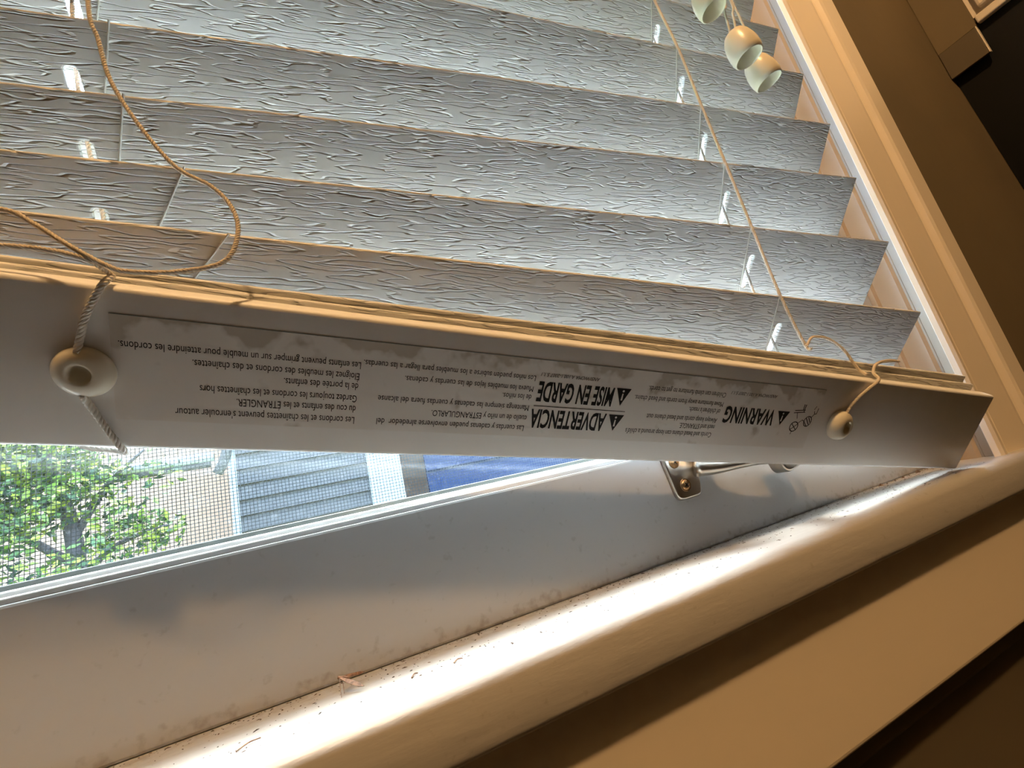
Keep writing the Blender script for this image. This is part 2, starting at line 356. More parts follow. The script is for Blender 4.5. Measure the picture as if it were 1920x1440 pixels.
for y0, z0, z1, r, m2 in ((0.2030, 0.0031, 0.0052, 0.0009, 'bead'), (0.2055, 0.0031, 0.0071, 0.0011, 'bead'), (0.2085, 0.0031, 0.0090, 0.0006, 'gasket')):
    pr = [(0.214, z0), (y0, z0)] + arc(y0+r, z1-r, r, 180, 90, 4) + [(0.214, z1)]
    MB().prism(pr, 'x', XL+0.046, XR-0.046).build('glazing_bead', m2, win)
MB().box(XL+0.04, XR-0.04, 0.2140, 0.2170, 0.0031, ZT-0.045).build('glass_pane', 'glass', win)
scr = MB(); ys = 0.2260; hw = 0.00013; p = 0.00142
x = XL+0.046
while x < XR-0.046:
    scr.add([(x-hw,ys,0.0031),(x+hw,ys,0.0031),(x+hw,ys,ZT-0.05),(x-hw,ys,ZT-0.05),(x,ys+2*hw,0.0031),(x,ys+2*hw,ZT-0.05)], [(0,1,2,3),(1,4,5,2),(4,0,3,5)]); x += p
z = 0.0035
while z < ZT-0.05:
    scr.add([(XL+0.046,ys,z-hw),(XR-0.046,ys,z-hw),(XR-0.046,ys,z+hw),(XL+0.046,ys,z+hw),(XL+0.046,ys+2*hw,z),(XR-0.046,ys+2*hw,z)], [(0,1,2,3),(1,4,5,2),(4,0,3,5)]); z += p
scr.build('insect_screen', 'screen', win)['kind'] = 'stuff'
MB().box(XL+0.046, XR-0.046, 0.2265, 0.30, SILL-0.02, 0.001).build('outer_ledge', 'bead', win)

# sash lock: rounded plate with two screws and a lever to the right
lk = MB()
def plate(poly, y_front, y_back, bev):
    bm = bmesh.new(); vv = [bm.verts.new((p[0], y_front, p[1])) for p in poly]; f = bm.faces.new(vv)
    r = bmesh.ops.extrude_face_region(bm, geom=[f]); 
    for g in r['geom']:
        if isinstance(g, bmesh.types.BMVert): g.co.y = y_back
    bmesh.ops.recalc_face_normals(bm, faces=bm.faces)
    fe = [e for e in bm.edges if all(abs(v.co.y-y_front) < 1e-6 for v in e.verts)]
    bmesh.ops.bevel(bm, geom=fe, offset=bev, segments=3, affect='EDGES', profile=0.5)
    bm.verts.index_update(); d = ([v.co.copy() for v in bm.verts], [[v.index for v in f.verts] for f in bm.faces]); bm.free(); return d
def rpoly(P, r, n=4):       # polygon with rounded corners
    o_ = []
    for i in range(len(P)):
        a, b, c = V(P[i-1]), V(P[i]), V(P[(i+1) % len(P)])
        u = (a-b).normalized(); w_ = (c-b).normalized(); rr = min(r, (a-b).length*0.45, (c-b).length*0.45)
        s_, e_ = b+u*rr, b+w_*rr
        for k_ in range(n+1):
            t = k_/n; o_.append(((1-t)**2)*s_ + 2*t*(1-t)*b + t*t*e_)
    return [tuple(q) for q in o_]
d = plate(rpoly([(0.1690, 0.014), (0.1738, -0.0240), (0.1905, -0.0240), (0.1925, -0.0160), (0.1925, 0.014)], 0.004), YS-0.0030, YS-0.0001, 0.0012)
lk.add(*d)
d = plate(rpoly([(0.1900, 0.012), (0.1898, -0.0120), (0.2010, -0.0085), (0.2020, 0.012)], 0.003), YS-0.0120, YS-0.0020, 0.003)
lk.add(*d)
lock = mk('sash_lock', lk.v, lk.f, 'nickel', win, smooth=True); lock['label'] = 'satin nickel sash lock plate with lever'
lv = MB().tube(spline([(0.188, YS-0.006, -0.0085), (0.198, YS-0.010, -0.0105), (0.212, YS-0.013, -0.0118), (0.228, YS-0.0145, -0.0135), (0.246, YS-0.015, -0.0165)], 5), lambda t: 0.0056-0.0030*min(1, t*1.5), 10)
lv.build('lever', 'nickel', lock, smooth=True)
d = plate(rpoly([(0.2370, -0.008), (0.2410, -0.0215), (0.2445, -0.0240), (0.2560, -0.0215), (0.2580, -0.008)], 0.0022), YS-0.0180, YS-0.0090, 0.0018)
mk('lever_tip', d[0], d[1], 'nickel', lock, smooth=True)
for (x, z) in ((0.1805, -0.0166), (0.1775, -0.0035)):
    s_ = MB().lathe([(0.0, 0.0012), (0.0018, 0.0012), (0.0026, 0.0006), (0.0030, 0.0), (0.0034, 0.0004), (0.0034, 0.0)], (x, YS-0.0030, z), (0, -1, 0), 20)
    so_ = s_.build('screw', 'bronze', lock, smooth=True)
    cr = MB()
    for a in (0.5, 0.5+math.pi/2):
        u = V((math.cos(a), 0, math.sin(a))); q = V((-math.sin(a), 0, math.cos(a))); c0 = V((x, YS-0.00425, z))
        cr.add([c0+u*s1*0.0015+q*s2*0.0003 for s1, s2 in ((-1,-1),(1,-1),(1,1),(-1,1))], [(0,1,2,3)])
    cr.build('screw_slot', 'black', lock)

# ------------------------------------------------------------------ the blind
r1 = V((0.97802, -0.01701, -0.20781)).normalized(); r2 = V((-0.1549, 0.6081, -0.7786)); r2 = (r2 - r1*r2.dot(r1)).normalized(); rn = r1.cross(r2).normalized()
RO = V((0.3881, 0.1409, -0.0100))                 # front right lower corner of the bottom rail
blind = empty('window_blind', (0.1, 0.16, SILL), 'white embossed slatted blind hanging crooked, its right end on the sill', 'blind')
def basis(o, u, w_, nz):
    m4 = Matrix.Identity(4)
    for i in range(3): m4[i][0] = u[i]; m4[i][1] = w_[i]; m4[i][2] = nz[i]; m4[i][3] = o[i]
    return m4
RM = basis(RO, r1, r2, rn)
def RP(a, b, c=0.0): return RO + r1*a + r2*b + rn*c
RL = 0.575
# bottom rail: long bar with softly rounded edges
def rr_prof(w_, h, r):
    return arc(r, r, r, 180, 270, 4) + arc(w_-r, r, r, 270, 360, 4) + arc(w_-r, h-r, r, 0, 90, 4) + arc(r, h-r, r, 90, 180, 4)
mb = MB().prism(rr_prof(0.052, 0.0085, 0.0016), 'x', -RL, 0)
rail = mkm('bottom_rail', mb.v, mb.f, 'rail', RM, blind, smooth=True)
rail.modifiers.new('split', 'EDGE_SPLIT').split_angle = math.radians(35)
rail['label'] = 'thick white bottom rail tilted with its underside showing'
def sub(name, mb_, m2, parent, smooth=False):     # piece given in rail axes, child of the rail
    me = bpy.data.meshes.new(name); me.from_pydata(mb_.v, [], mb_.f); me.materials.append(MT[m2])
    if smooth:
        for p_ in me.polygons: p_.use_smooth = True
    o = bpy.data.objects.new(name, me); C.objects.link(o); o.parent = parent; return o
lab = sub('warning_label', MB().box(-0.4457, -0.1458, 0.0078, 0.0415, -0.00012, 0.00005), 'label', rail)
lab['label'] = 'stained grey paper warning label printed in three languages'
edge = sub('label_edge', MB().box(-0.4457, -0.1458, 0.00765, 0.0079, -0.00016, 0.00005), 'gasket', rail)
TEXT = [
("Les cordons et les chaînettes peuvent s'enrouler autour", -0.37539, 0.0367, -0.43005, 0.00269, 'n'),
("du cou des enfants et les ÉTRANGLER.", -0.37526, 0.0323, -0.4128, 0.00265, 'n'),
("Gardez toujours les cordons et les chaînettes hors", -0.3752, 0.0283, -0.4232, 0.00261, 'n'),
("de la portée des enfants.", -0.37509, 0.0237, -0.39891, 0.00256, 'n'),
("Éloignez les meubles des cordons et des chaînettes.", -0.37502, 0.0199, -0.42504, 0.00253, 'n'),
("Les enfants peuvent grimper sur un meuble pour atteindre les cordons.", -0.3748, 0.0158, -0.44382, 0.00249, 'n'),
("Las cuerdas y cadenas pueden envolverse alrededor  del", -0.30898, 0.0366, -0.36762, 0.00247, 'n'),
("cuello de un niño y ESTRANGULARLO.", -0.30868, 0.0321, -0.34787, 0.00244, 'n'),
("Mantenga siempre las cadenas y cuerdas fuera del alcanse", -0.30862, 0.0276, -0.36794, 0.0024, 'n'),
("de los niños.", -0.30849, 0.0229, -0.32093, 0.00236, 'n'),
("Mueva los muebles lejos de las cuerdas y cadenas.", -0.30838, 0.0193, -0.35925, 0.00233, 'n'),
("Los niños pueden subirse a los muebles para llegar a las cuerdas.", -0.30831, 0.0147, -0.37395, 0.00229, 'n'),
("ADVERTENCIA", -0.27147, 0.0292, -0.30716, 0.0078, 'b'),
("MISE EN GARDE", -0.27081, 0.0171, -0.30627, 0.0081, 'b'),
("ANSI/WCMA A.100.1-2007 5.1.1", -0.2793, 0.0131, -0.30634, 0.00150, 's'),
("Cords and bead chains can loop around a child's", -0.21084, 0.0352, -0.25991, 0.0025, 'n'),
("neck and STRANGLE.", -0.21044, 0.0311, -0.23132, 0.0025, 'n'),
("Always keep cords and bead chains out", -0.21026, 0.0276, -0.25082, 0.0025, 'n'),
("of children's reach.", -0.21029, 0.0228, -0.22883, 0.00245, 'n'),
("Move furniture away from cords and bead chains.", -0.20981, 0.0192, -0.25996, 0.0024, 'n'),
("Children can climb furniture to get to cords.", -0.21007, 0.0144, -0.25404, 0.0024, 'n'),
("WARNING", -0.17455, 0.0212, -0.20704, 0.0080, 'b'),
("ANSI/WCMA A.100.1-2007 5.1.1", -0.17769, 0.0132, -0.20727, 0.00155, 's')]
def text_mesh(s_, bold=0.0, shear=0.0):
    cu = bpy.data.curves.new('txt', 'FONT'); cu.body = s_; cu.size = 1.0; cu.offset = bold; cu.shear = shear; cu.resolution_u = 3
    o = bpy.data.objects.new('txt', cu); C.objects.link(o)
    dg = bpy.context.evaluated_depsgraph_get(); dg.update()
    me = o.evaluated_get(dg).to_mesh()
    v = [x_.co.copy() for x_ in me.vertices]; f = [list(p_.vertices) for p_ in me.polygons]
    o.evaluated_get(dg).to_mesh_clear(); bpy.data.objects.remove(o); bpy.data.curves.remove(cu); return v, f
capv = text_mesh("H")[0]; CAP = max(v.y for v in capv) - min(v.y for v in capv)
for s_, a0, b0, a1, h, kd in TEXT:
    v, f = text_mesh(s_, {'n': 0.0, 'b': 0.026, 's': 0.0}[kd], 0.25 if kd == 's' else 0.0)
    x0 = min(q.x for q in v); x1 = max(q.x for q in v)
    kx = (a0 - a1)/(x1 - x0); ky = h/CAP
    mb = MB().add([(a0 - (q.x-x0)*kx, b0 + q.y*ky, -0.00020) for q in v], f)
    sub('lettering', mb, 'ink', rail)
for T3 in (((-0.2704, 0.0291), (-0.2627, 0.0291), (-0.2666, 0.0369)), ((-0.2700, 0.0167), (-0.2626, 0.0167), (-0.2663, 0.0248)), ((-0.1734, 0.0212), (-0.1652, 0.0212), (-0.1690, 0.0289))):
    sub('warning_triangle', MB().add([(p_[0], p_[1], -0.00020) for p_ in T3], [(0, 1, 2)]), 'ink', rail)
    c0 = (T3[0][0] + T3[1][0])/2; b0 = T3[0][1]
    ex = MB(); ex.add([(c0-0.00045, b0+0.0056, -0.00024), (c0+0.00045, b0+0.0056, -0.00024), (c0+0.0003, b0+0.0024, -0.00024), (c0-0.0003, b0+0.0024, -0.00024)], [(0,1,2,3)])
    ex.add([(c0+0.00055*math.cos(i*math.pi/4), b0+0.0013+0.00055*math.sin(i*math.pi/4), -0.00024) for i in range(8)], [list(range(8))])
    sub('exclamation_mark', ex, 'hole', rail)
sub('divider_line', MB().add([(-0.3066, 0.02735, -0.0002), (-0.2628, 0.02725, -0.0002), (-0.2628, 0.02755, -0.0002), (-0.3066, 0.02765, -0.0002)], [(0,1,2,3)]), 'ink', rail)
pic = MB()
def stroke(P, wd=0.00035):
    for i in range(len(P)-1):
        a, b = V((*P[i], -0.0002)), V((*P[i+1], -0.0002)); t = (b-a).normalized(); q = V((-t.y, t.x, 0))*wd/2
        a = a - t*wd/3; b = b + t*wd/3
        pic.add([a-q, b-q, b+q, a+q], [(0,1,2,3)])
def circ(c, r, n=16, e=1.0): return [(c[0]+r*math.cos(2*math.pi*i/n), c[1]+e*r*math.sin(2*math.pi*i/n)) for i in range(n+1)]
stroke(circ((-0.1587, 0.0292), 0.0027), 0.0005); stroke([(-0.1608, 0.0276), (-0.1566, 0.0310)], 0.0004); stroke([(-0.1566, 0.0276), (-0.1606, 0.0310)], 0.0004)
stroke([(-0.1590, 0.0318), (-0.1592, 0.0335)]); stroke([(-0.1568, 0.0272), (-0.1545, 0.0252), (-0.1525, 0.0262)])
stroke(circ((-0.1504, 0.0258), 0.0026, 14, 1.1), 0.00045); stroke([(-0.1520, 0.0242), (-0.1490, 0.0275)], 0.0005); stroke([(-0.1528, 0.0262), (-0.1500, 0.0285)], 0.0004); stroke([(-0.1505, 0.0236), (-0.1485, 0.0262)], 0.0005)
stroke([(-0.1489, 0.0236), (-0.1475, 0.0215), (-0.1482, 0.0200)], 0.0004); stroke([(-0.1475, 0.0215), (-0.1462, 0.0212), (-0.1461, 0.0182)], 0.0004); stroke([(-0.1488, 0.0190), (-0.1480, 0.0172)])
stroke([(-0.1622, 0.0216), (-0.1548, 0.0208)], 0.0004); stroke([(-0.1620, 0.0203), (-0.1550, 0.0197)], 0.0004); stroke([(-0.1557, 0.0206), (-0.1557, 0.0168)], 0.0005); stroke([(-0.1566, 0.0196), (-0.1568, 0.0168)], 0.0005); stroke([(-0.1600, 0.0213), (-0.1586, 0.0246)])
sub('child_and_cord_pictogram', pic, 'ink', rail)

# slats: right front corner, then a point further left on the same front edge, tilt
SW, ST = 0.050, 0.0027
SL = [  # right corner                     left point                 tilt
    ((0.3733, 0.150, 0.0526), (-0.0742, 0.1560, 0.1124), 49),
    ((0.3752, 0.150, 0.1058), (-0.0755, 0.1577, 0.1351), 49),
    ((0.3726, 0.150, 0.1578), (-0.0768, 0.1590, 0.1623), 50),
    ((0.3719, 0.150, 0.2048), (-0.0785, 0.1610, 0.1965), 52),
    ((0.3700, 0.1508, 0.2520), (0.0920, 0.1567, 0.2470), 53),
    ((0.3700, 0.1530, 0.2995), (0.2600, 0.1560, 0.2985), 53)]
for i in range(10):
    z = 0.3465 + i*0.0465
    SL.append(((0.370, 0.1540, z), (0.0, 0.158, z), 53))
def slat_frame(R, Lp, tilt):
    R = V(R); u = (R - V(Lp)).normalized(); a = math.radians(tilt); w_ = V((0, math.cos(a), -math.sin(a))); w_ = (w_ - u*u.dot(w_)).normalized()
    return R, u, w_, u.cross(w_)
HX = (-0.0590, 0.2510)
HL = (-0.0525, -0.0550, -0.0595, -0.0645, -0.066, -0.066); FX0 = (-0.0170, -0.0285, -0.0450, -0.0490)          # where the lift cords pass the slats
def slat_mesh(holes, L):
    """board 0..-L along x, 0..SW in y, with a pill shaped slot at each hole"""
    n = 24; hl = 0.0098; hr = 0.0022; cy = SW/2; cw = 0.010
    v2 = []; f2 = []; border = []; inner = []
    def P(x, y): v2.append((x, y)); return len(v2)-1
    xs_ = sorted(holes); cur = -L; prev = (P(-L, 0), P(-L, SW))
    segs = []
    for hx in xs_:
        x0, x1 = hx-cw, hx+cw
        a = (P(x0, 0), P(x0, SW)); f2.append([prev[0], a[0], a[1], prev[1]])
        b = (P(x1, 0), P(x1, SW))
        ring = []
        for i in range(n):
            t = 2*math.pi*i/n; c, s_ = math.cos(t), math.sin(t)
            ring.append(P(hx + hr*c, cy + hr*s_ + (hl-hr)*(1 if s_ > 0 else -1)*(1 if abs(s_) > 1e-9 else 0)))
        q = n//4; corners = [b[1], a[1], a[0], b[0]]       # angles 45,135,225,315
        for k_ in range(4):
            st_ = n//8 + k_*q
            ids = [ring[(st_ + j) % n] for j in range(q+1)]
            nxt = corners[(k_+1) % 4]
            f2.append([corners[k_]] + [nxt] + ids[::-1])
        inner.append(ring); prev = b
    e = (P(0, 0), P(0, SW)); f2.append([prev[0], e[0], e[1], prev[1]])
    N = len(v2); vs3 = [(x, y, 0) for x, y in v2] + [(x, y, ST) for x, y in v2]
    fs3 = [f[::-1] for f in f2] + [[i+N for i in f] for f in f2]
    cnt = {}
    for f in f2:
        for i in range(len(f)):
            a, b = f[i], f[(i+1) % len(f)]; cnt[(a, b)] = 1
    for (a, b) in list(cnt):
        if (b, a) not in cnt: fs3.append([a, b, b+N, a+N])
    return vs3, fs3
slot_pts = {0: [], 1: []}; front_pts = {0: [], 1: []}; back_pts = {0: [], 1: []}
for i, (R, Lp, tl) in enumerate(SL):
    R, u, w_, nz = slat_frame(R, Lp, tl)
    L = (R.x + 0.187)/u.x
    hs = [(hx - R.x)/u.x for hx in (HL[min(i, 5)], HX[1])]
    vv, ff = slat_mesh(hs, L)
    o = mkm('slat', vv, ff, 'slat', basis(R, u, w_, nz), blind)
    bv = o.modifiers.new('soft', 'BEVEL'); bv.width = 0.0006; bv.segments = 2; bv.limit_method = 'ANGLE'; bv.angle_limit = math.radians(50)
    for k_ in (0, 1):
        slot_pts[k_].append(R + u*hs[k_] + w_*(SW/2) + nz*ST/2)
        fx = (FX0[min(i, 3)] if k_ == 0 else 0.2425)
        front_pts[k_].append((R + u*((fx - R.x)/u.x), w_, nz, R, u)); back_pts[k_].append(R + u*hs[k_] + w_*(SW+0.001))
# two slats folded down onto the rail
for (aR, bR, cR, bL, cL) in ((-0.004, -0.0035, 0.0100, -0.0010, 0.0090), (-0.007, -0.0075, 0.0143, -0.0025, 0.0122)):
    A = RP(aR, bR, cR); B = RP(-0.47, bL, cL); u = (A-B).normalized(); w_ = (r2 - u*r2.dot(u)).normalized()
    vv, ff = slat_mesh([(hx - A.x)/u.x for hx in HX], (A.x+0.187)/u.x)
    o = mkm('slat', vv, ff, 'slat', basis(A, u, w_, u.cross(w_)), blind)
    bv = o.modifiers.new('soft', 'BEVEL'); bv.width = 0.0006; bv.segments = 2; bv.limit_method = 'ANGLE'; bv.angle_limit = math.radians(50)
# head rail
MB().bbox_(-0.187, 0.388, 0.150, 0.198, 0.800-0.012, 0.838-0.012-0.0, 0.002).build('head_rail', 'rail', blind) if False else MB().bbox_(-0.19, 0.386, 0.1485, 0.1975, 0.762, 0.7985, 0.002).build('head_rail', 'rail', blind)

# lift cords threaded through the slots
for k_, a in ((0, -0.4526), (1, -0.1280)):
    P = [RP(a, 0.0265, 0.017)] + slot_pts[k_] + [V((HX[k_], 0.172, 0.765))]
    MB().rope(spline(P, 6), 0.00085, 0.0045, 3, 4).build('lift_cord', 'cordw', blind, smooth=True)
# ladder cords: the right one is taut along the slat fronts, the left one hangs in a slack loop
RC = [RP(-0.1475, -0.0100, 0.0150), RP(-0.1480, -0.0110, 0.0190)]
for (p_, w_, nz, R, u) in front_pts[1]: RC.append(p_ - w_*0.0009)
top = RC[-1]; RC.append(V((top.x, 0.151, 0.765)))
MB().rope(spline(RC, 6), 0.00088, 0.0036).build('ladder_cord', 'cord', blind, smooth=True)
LC = [(-0.0501, 0.146, 0.1874), (-0.0476, 0.146, 0.1708), (-0.0448, 0.146, 0.1549), (-0.038, 0.1455, 0.1381), (-0.0289, 0.1455, 0.1228), (-0.0199, 0.145, 0.116), (-0.0149, 0.144, 0.1086),
      (-0.0130, 0.143, 0.1000), (-0.0148, 0.142, 0.0905), (-0.0193, 0.142, 0.0855), (-0.0298, 0.142, 0.0832), (-0.0397, 0.142, 0.0833), (-0.0450, 0.142, 0.0850), (-0.0535, 0.142, 0.0916), (-0.0615, 0.1425, 0.0990), (-0.0678, 0.1425, 0.1028), (-0.085, 0.144, 0.104), (-0.10, 0.148, 0.106)]
LCt = [V((-0.052, 0.1575, 0.765)), V((-0.052, 0.157, 0.60)), V((-0.052, 0.156, 0.40)), V((-0.0515, 0.152, 0.26))]
MB().rope(spline(LCt + LC, 8), 0.00075, 0.0030).build('ladder_cord', 'cord', blind, smooth=True)
MB().rope(spline([(-0.11, 0.148, 0.095), (-0.085, 0.1445, 0.0935), (-0.0682, 0.143, 0.0921), (-0.0575, 0.143, 0.0906), (-0.0497, 0.1428, 0.0875), RP(-0.4455, -0.0025, 0.0035)], 8), 0.0008, 0.0030).build('ladder_cord', 'cord', blind, smooth=True)
for k_ in (0, 1):          # rear ladder threads and the thin rungs under each slat
    MB().tube([back_pts[k_][i] for i in range(len(back_pts[k_]))] + [V((HX[k_], 0.197, 0.765))], 0.0004, 5).build('ladder_thread', 'thread', blind)
    for i, (p_, w_, nz, R, u) in enumerate(front_pts[k_]):
        if i > 9: continue
        q = back_pts[k_][i] - nz*0.0004
        MB().tube([p_ - nz*0.0004 - w_*0.0005, p_*0.5 + q*0.5 - nz*0.0001, q], 0.00042, 6).build('ladder_rung', 'thread', blind)
# little loops and tails of cord at the right of the rail
kn = RP(-0.1478, -0.0110, 0.0180)
MB().rope(spline([kn, kn + V((0.006, -0.001, 0.004)), kn + V((0.017, -0.002, 0.0015)), kn + V((0.0245, -0.003, -0.0065)), RP(-0.116, -0.0040, 0.0090), RP(-0.1155, -0.0022, 0.0035)], 8), 0.0008, 0.0030).build('cord_end', 'cord', blind, smooth=True)
MB().rope(spline([RP(-0.0785, -0.0105, 0.0130), RP(-0.090, -0.0100, 0.0125), RP(-0.102, -0.0075, 0.0095), RP(-0.1085, -0.0035, 0.0050), RP(-0.1115, -0.0012, -0.0008), RP(-0.117, 0.0040, -0.0014), RP(-0.1215, 0.0090, -0.0014), RP(-0.1255, 0.0150, -0.0016), RP(-0.1275, 0.0190, -0.0025)], 8), 0.00085, 0.0030).build('cord_end', 'cord', blind, smooth=True)
MB().rope(spline([RP(-0.4455, -0.0025, 0.0035), RP(-0.4462, -0.0005, -0.0010), RP(-0.4490, 0.0055, -0.0014), RP(-0.4510, 0.0105, -0.0014), RP(-0.4522, 0.0160, -0.0016), RP(-0.4526, 0.0200, -0.0030)], 8), 0.00105, 0.0042).build('cord_end', 'cordw', blind, smooth=True)
MB().rope(spline([RP(-0.4524, 0.0330, -0.0030), RP(-0.4512, 0.0370, -0.0016), RP(-0.4480, 0.0440, -0.0014), RP(-0.4448, 0.0505, -0.0012), RP(-0.4440, 0.0535, 0.0005), RP(-0.4455, 0.0545, 0.0030), RP(-0.4500, 0.0548, 0.0045), RP(-0.4555, 0.0545, 0.0050), RP(-0.4590, 0.0530, 0.0060), RP(-0.4610, 0.0500, 0.0090)], 8), 0.00105, 0.0042).build('cord_end', 'cordw', blind, smooth=True)
# round plastic buttons the cords pass through
def button(a, b, r, hgt, tilt):
    ax_ = (-rn + r1*tilt[0] + r2*tilt[1]).normalized(); c0 = RP(a, b, -0.0004)
    pf = [(0.30*r, 0.0), (0.98*r, 0.0), (1.0*r, 0.22*hgt), (0.97*r, 0.45*hgt), (0.86*r, 0.72*hgt), (0.66*r, 0.92*hgt), (0.48*r, hgt), (0.40*r, 0.98*hgt), (0.37*r, 0.9*hgt), (0.36*r, 0.25*hgt), (0.0, 0.25*hgt)]
    MB().lathe(pf, c0, ax_, 40).build('cord_button', 'plastic', blind, smooth=True)
button(-0.4520, 0.0262, 0.0078, 0.0042, (0.0, 0.0))
button(-0.1285, 0.0262, 0.0082, 0.0058, (0.10, -0.10))

# ------------------------------------------------------------------ pull tassels in front of the slats
def tassel(c, ax_, size, label, hooks, lean=0.0):
    """hollow bell, c = middle of the open mouth, ax_ points up to the cord"""
    ax_ = V(ax_).normalized(); r = size
    t = empty('cord_tassel', c, label, 'tassel', 'pull cord tassels')
    H = 2.35*r
    pf = [(0.50*r, 0.25*H), (0.66*r, 0.12*H), (0.76*r, 0.03*H), (0.82*r, 0.0), (0.88*r, 0.02*H), (0.97*r, 0.16*H), (1.0*r, 0.33*H), (0.97*r, 0.52*H), (0.86*r, 0.74*H), (0.66*r, 0.91*H), (0.40*r, 0.99*H), (0.15*r, H), (0.15*r, 0.8*H), (0.50*r, 0.7*H), (0.62*r, 0.45*H), (0.50*r, 0.25*H)]
    pf = [(0.86*r, 0.0), (0.93*r, 0.03*H), (0.99*r, 0.16*H), (1.0*r, 0.33*H), (0.96*r, 0.52*H), (0.85*r, 0.74*H), (0.66*r, 0.91*H), (0.40*r, 0.99*H), (0.12*r, H), (0.12*r, 0.90*H), (0.40*r, 0.86*H), (0.62*r, 0.72*H), (0.72*r, 0.5*H), (0.76*r, 0.28*H), (0.77*r, 0.08*H), (0.80*r, 0.015*H), (0.86*r, 0.0)]
    MB().lathe(pf, c, ax_, 40).build('bell', 'plastic', t, smooth=True)
    topc = V(c) + ax_*H*0.95
    for dx in hooks:
        e = topc + V((dx, 0, 0))
        MB().rope(spline([e, e + V((lean*0.4 + dx*0.4, -0.001, 0.015)), e + V((lean, -0.001, 0.045)), V((topc.x + lean + dx*0.3, 0.135, 0.45)), V((topc.x + lean + dx*0.3, 0.146, 0.765))], 8), 0.0007, 0.0028, 3, 4).build('pull_cord', 'cordw', t, smooth=True)
TA = (-0.12, 0.10, 1.0)
tassel(V((0.2409, 0.1240, 0.2401)), TA, 0.0082, 'cream bell tassel cut off by the top picture edge', (0.0,))
tassel(V((0.2509, 0.1220, 0.2050)), TA, 0.0085, 'cream bell tassel hanging on two cords in the middle of three', (-0.0022, 0.0026), 0.006)
tassel(V((0.2703, 0.1270, 0.1972)), (-0.22, 0.10, 1.0), 0.0082, 'cream bell tassel hanging lowest, nearest the casing', (0.0,), 0.004)

# ------------------------------------------------------------------ dirt and a dead insect on the sill
db = MB()
def chip(p_, s_, flat=0.5, lx=1.0):
    a = random.uniform(0, 6.28); n = 5
    for kk in range(1):
        ring = [V((p_[0] + math.cos(a)*lx*s_*math.cos(j*6.283/n) - math.sin(a)*s_*0.7*math.sin(j*6.283/n), p_[1] + math.sin(a)*lx*s_*math.cos(j*6.283/n) + math.cos(a)*s_*0.7*math.sin(j*6.283/n), p_[2])) for j in range(n)]
        tp = V((p_[0], p_[1], p_[2] + s_*flat)); db.add(ring + [tp], [[j, (j+1) % n, n] for j in range(n)])
for i in range(1300):
    x = random.uniform(-0.15, 0.41); t = random.random()**2.4; y = YS - 0.0006 - 0.034*t
    s_ = random.choice((0.00016, 0.00022, 0.0003, 0.00035, 0.0005)) * random.uniform(0.8, 1.25)
    chip((x, y, SILL-0.00002), s_, 0.5, random.choice((1, 1, 1.3, 2.2)))
for (x, s_) in ((0.345, 0.0021), (0.392, 0.0024), (0.362, 0.0010), (0.372, 0.0012), (0.380, 0.0009), (0.352, 0.0009), (0.335, 0.0008)): chip((x, YS-0.0022, SILL-0.00002), s_, 0.8)
for i in range(60):
    x = random.uniform(0.30, 0.42); chip((x, YS-0.0006-random.random()*0.008, SILL-0.00002), random.uniform(0.0002, 0.0006), 0.6)
d_ = db.build('sill_dirt', 'crumb'); tag(d_, 'dark crumbs and specks of dirt along the back of the sill', 'dirt', kind='stuff')
def twig(a, b, r, label):
    a, b = V(a), V(b); mid = (a+b)/2 + V((0, 0.0006, 0.0003))
    o = MB().tube(spline([a, mid, b], 5), lambda t: r*(1-0.4*t), 6).build('dry_sliver', 'wing'); tag(o, label, 'debris', 'slivers on the sill')
twig((-0.0290, 0.1715, SILL+0.0003), (-0.0232, 0.1750, SILL+0.0003), 0.0003, 'thin dry sliver lying alone left of the insect on the sill')
twig((0.0360, 0.1750, SILL+0.0003), (0.0395, 0.1765, SILL+0.0003), 0.0003, 'short dry sliver on the bright sill right of the insect')
twig((0.0215, 0.1765, SILL+0.0003), (0.0240, 0.1790, SILL+0.0003), 0.0003, 'short curled sliver on the sill nearest right of the insect')
ins = empty('dead_insect', (0.002, 0.190, SILL), 'dry brown dead insect with two spread wings on the sill', 'insect')
hb = V((-0.0004, 0.1885, SILL+0.0050))
def wing(tip, wd):
    tip = V(tip); t = (tip-hb).normalized(); q = t.cross(V((0.3, -0.8, 0.5))).normalized()
    pts = [hb + q*0.0002, hb + (tip-hb)*0.35 + q*wd, hb + (tip-hb)*0.8 + q*wd*0.9, tip, hb + (tip-hb)*0.8 - q*wd*0.7, hb + (tip-hb)*0.35 - q*wd*0.8, hb - q*0.0002]
    nn = t.cross(q)*0.00012; n = len(pts)
    MB().add([p_+nn for p_ in pts] + [p_-nn for p_ in pts], [list(range(n)), list(range(n, 2*n))[::-1]] + [[i, n+i, n+(i+1) % n, (i+1) % n] for i in range(n)]).build('wing', 'wing', ins)
wing((0.0080, 0.1930, SILL+0.0030), 0.0006); wing((0.0068, 0.1830, SILL+0.0012), 0.0008)
MB().tube(spline([hb + V((-0.0006, 0.0004, 0.0001)), hb + V((0.0010, 0.0, -0.0002)), hb + V((0.0030, -0.0010, -0.0008))], 5), lambda t: 0.0005*(1-0.6*t), 7).build('body', 'wing', ins, smooth=True)
for e in ((-0.0006, 0.1840), (0.0004, 0.1872)):
    MB().tube([hb, V((e[0], e[1]+0.001, SILL+0.003)), V((e[0], e[1], SILL+0.0001))], 0.00009, 4).build('leg', 'wing', ins)

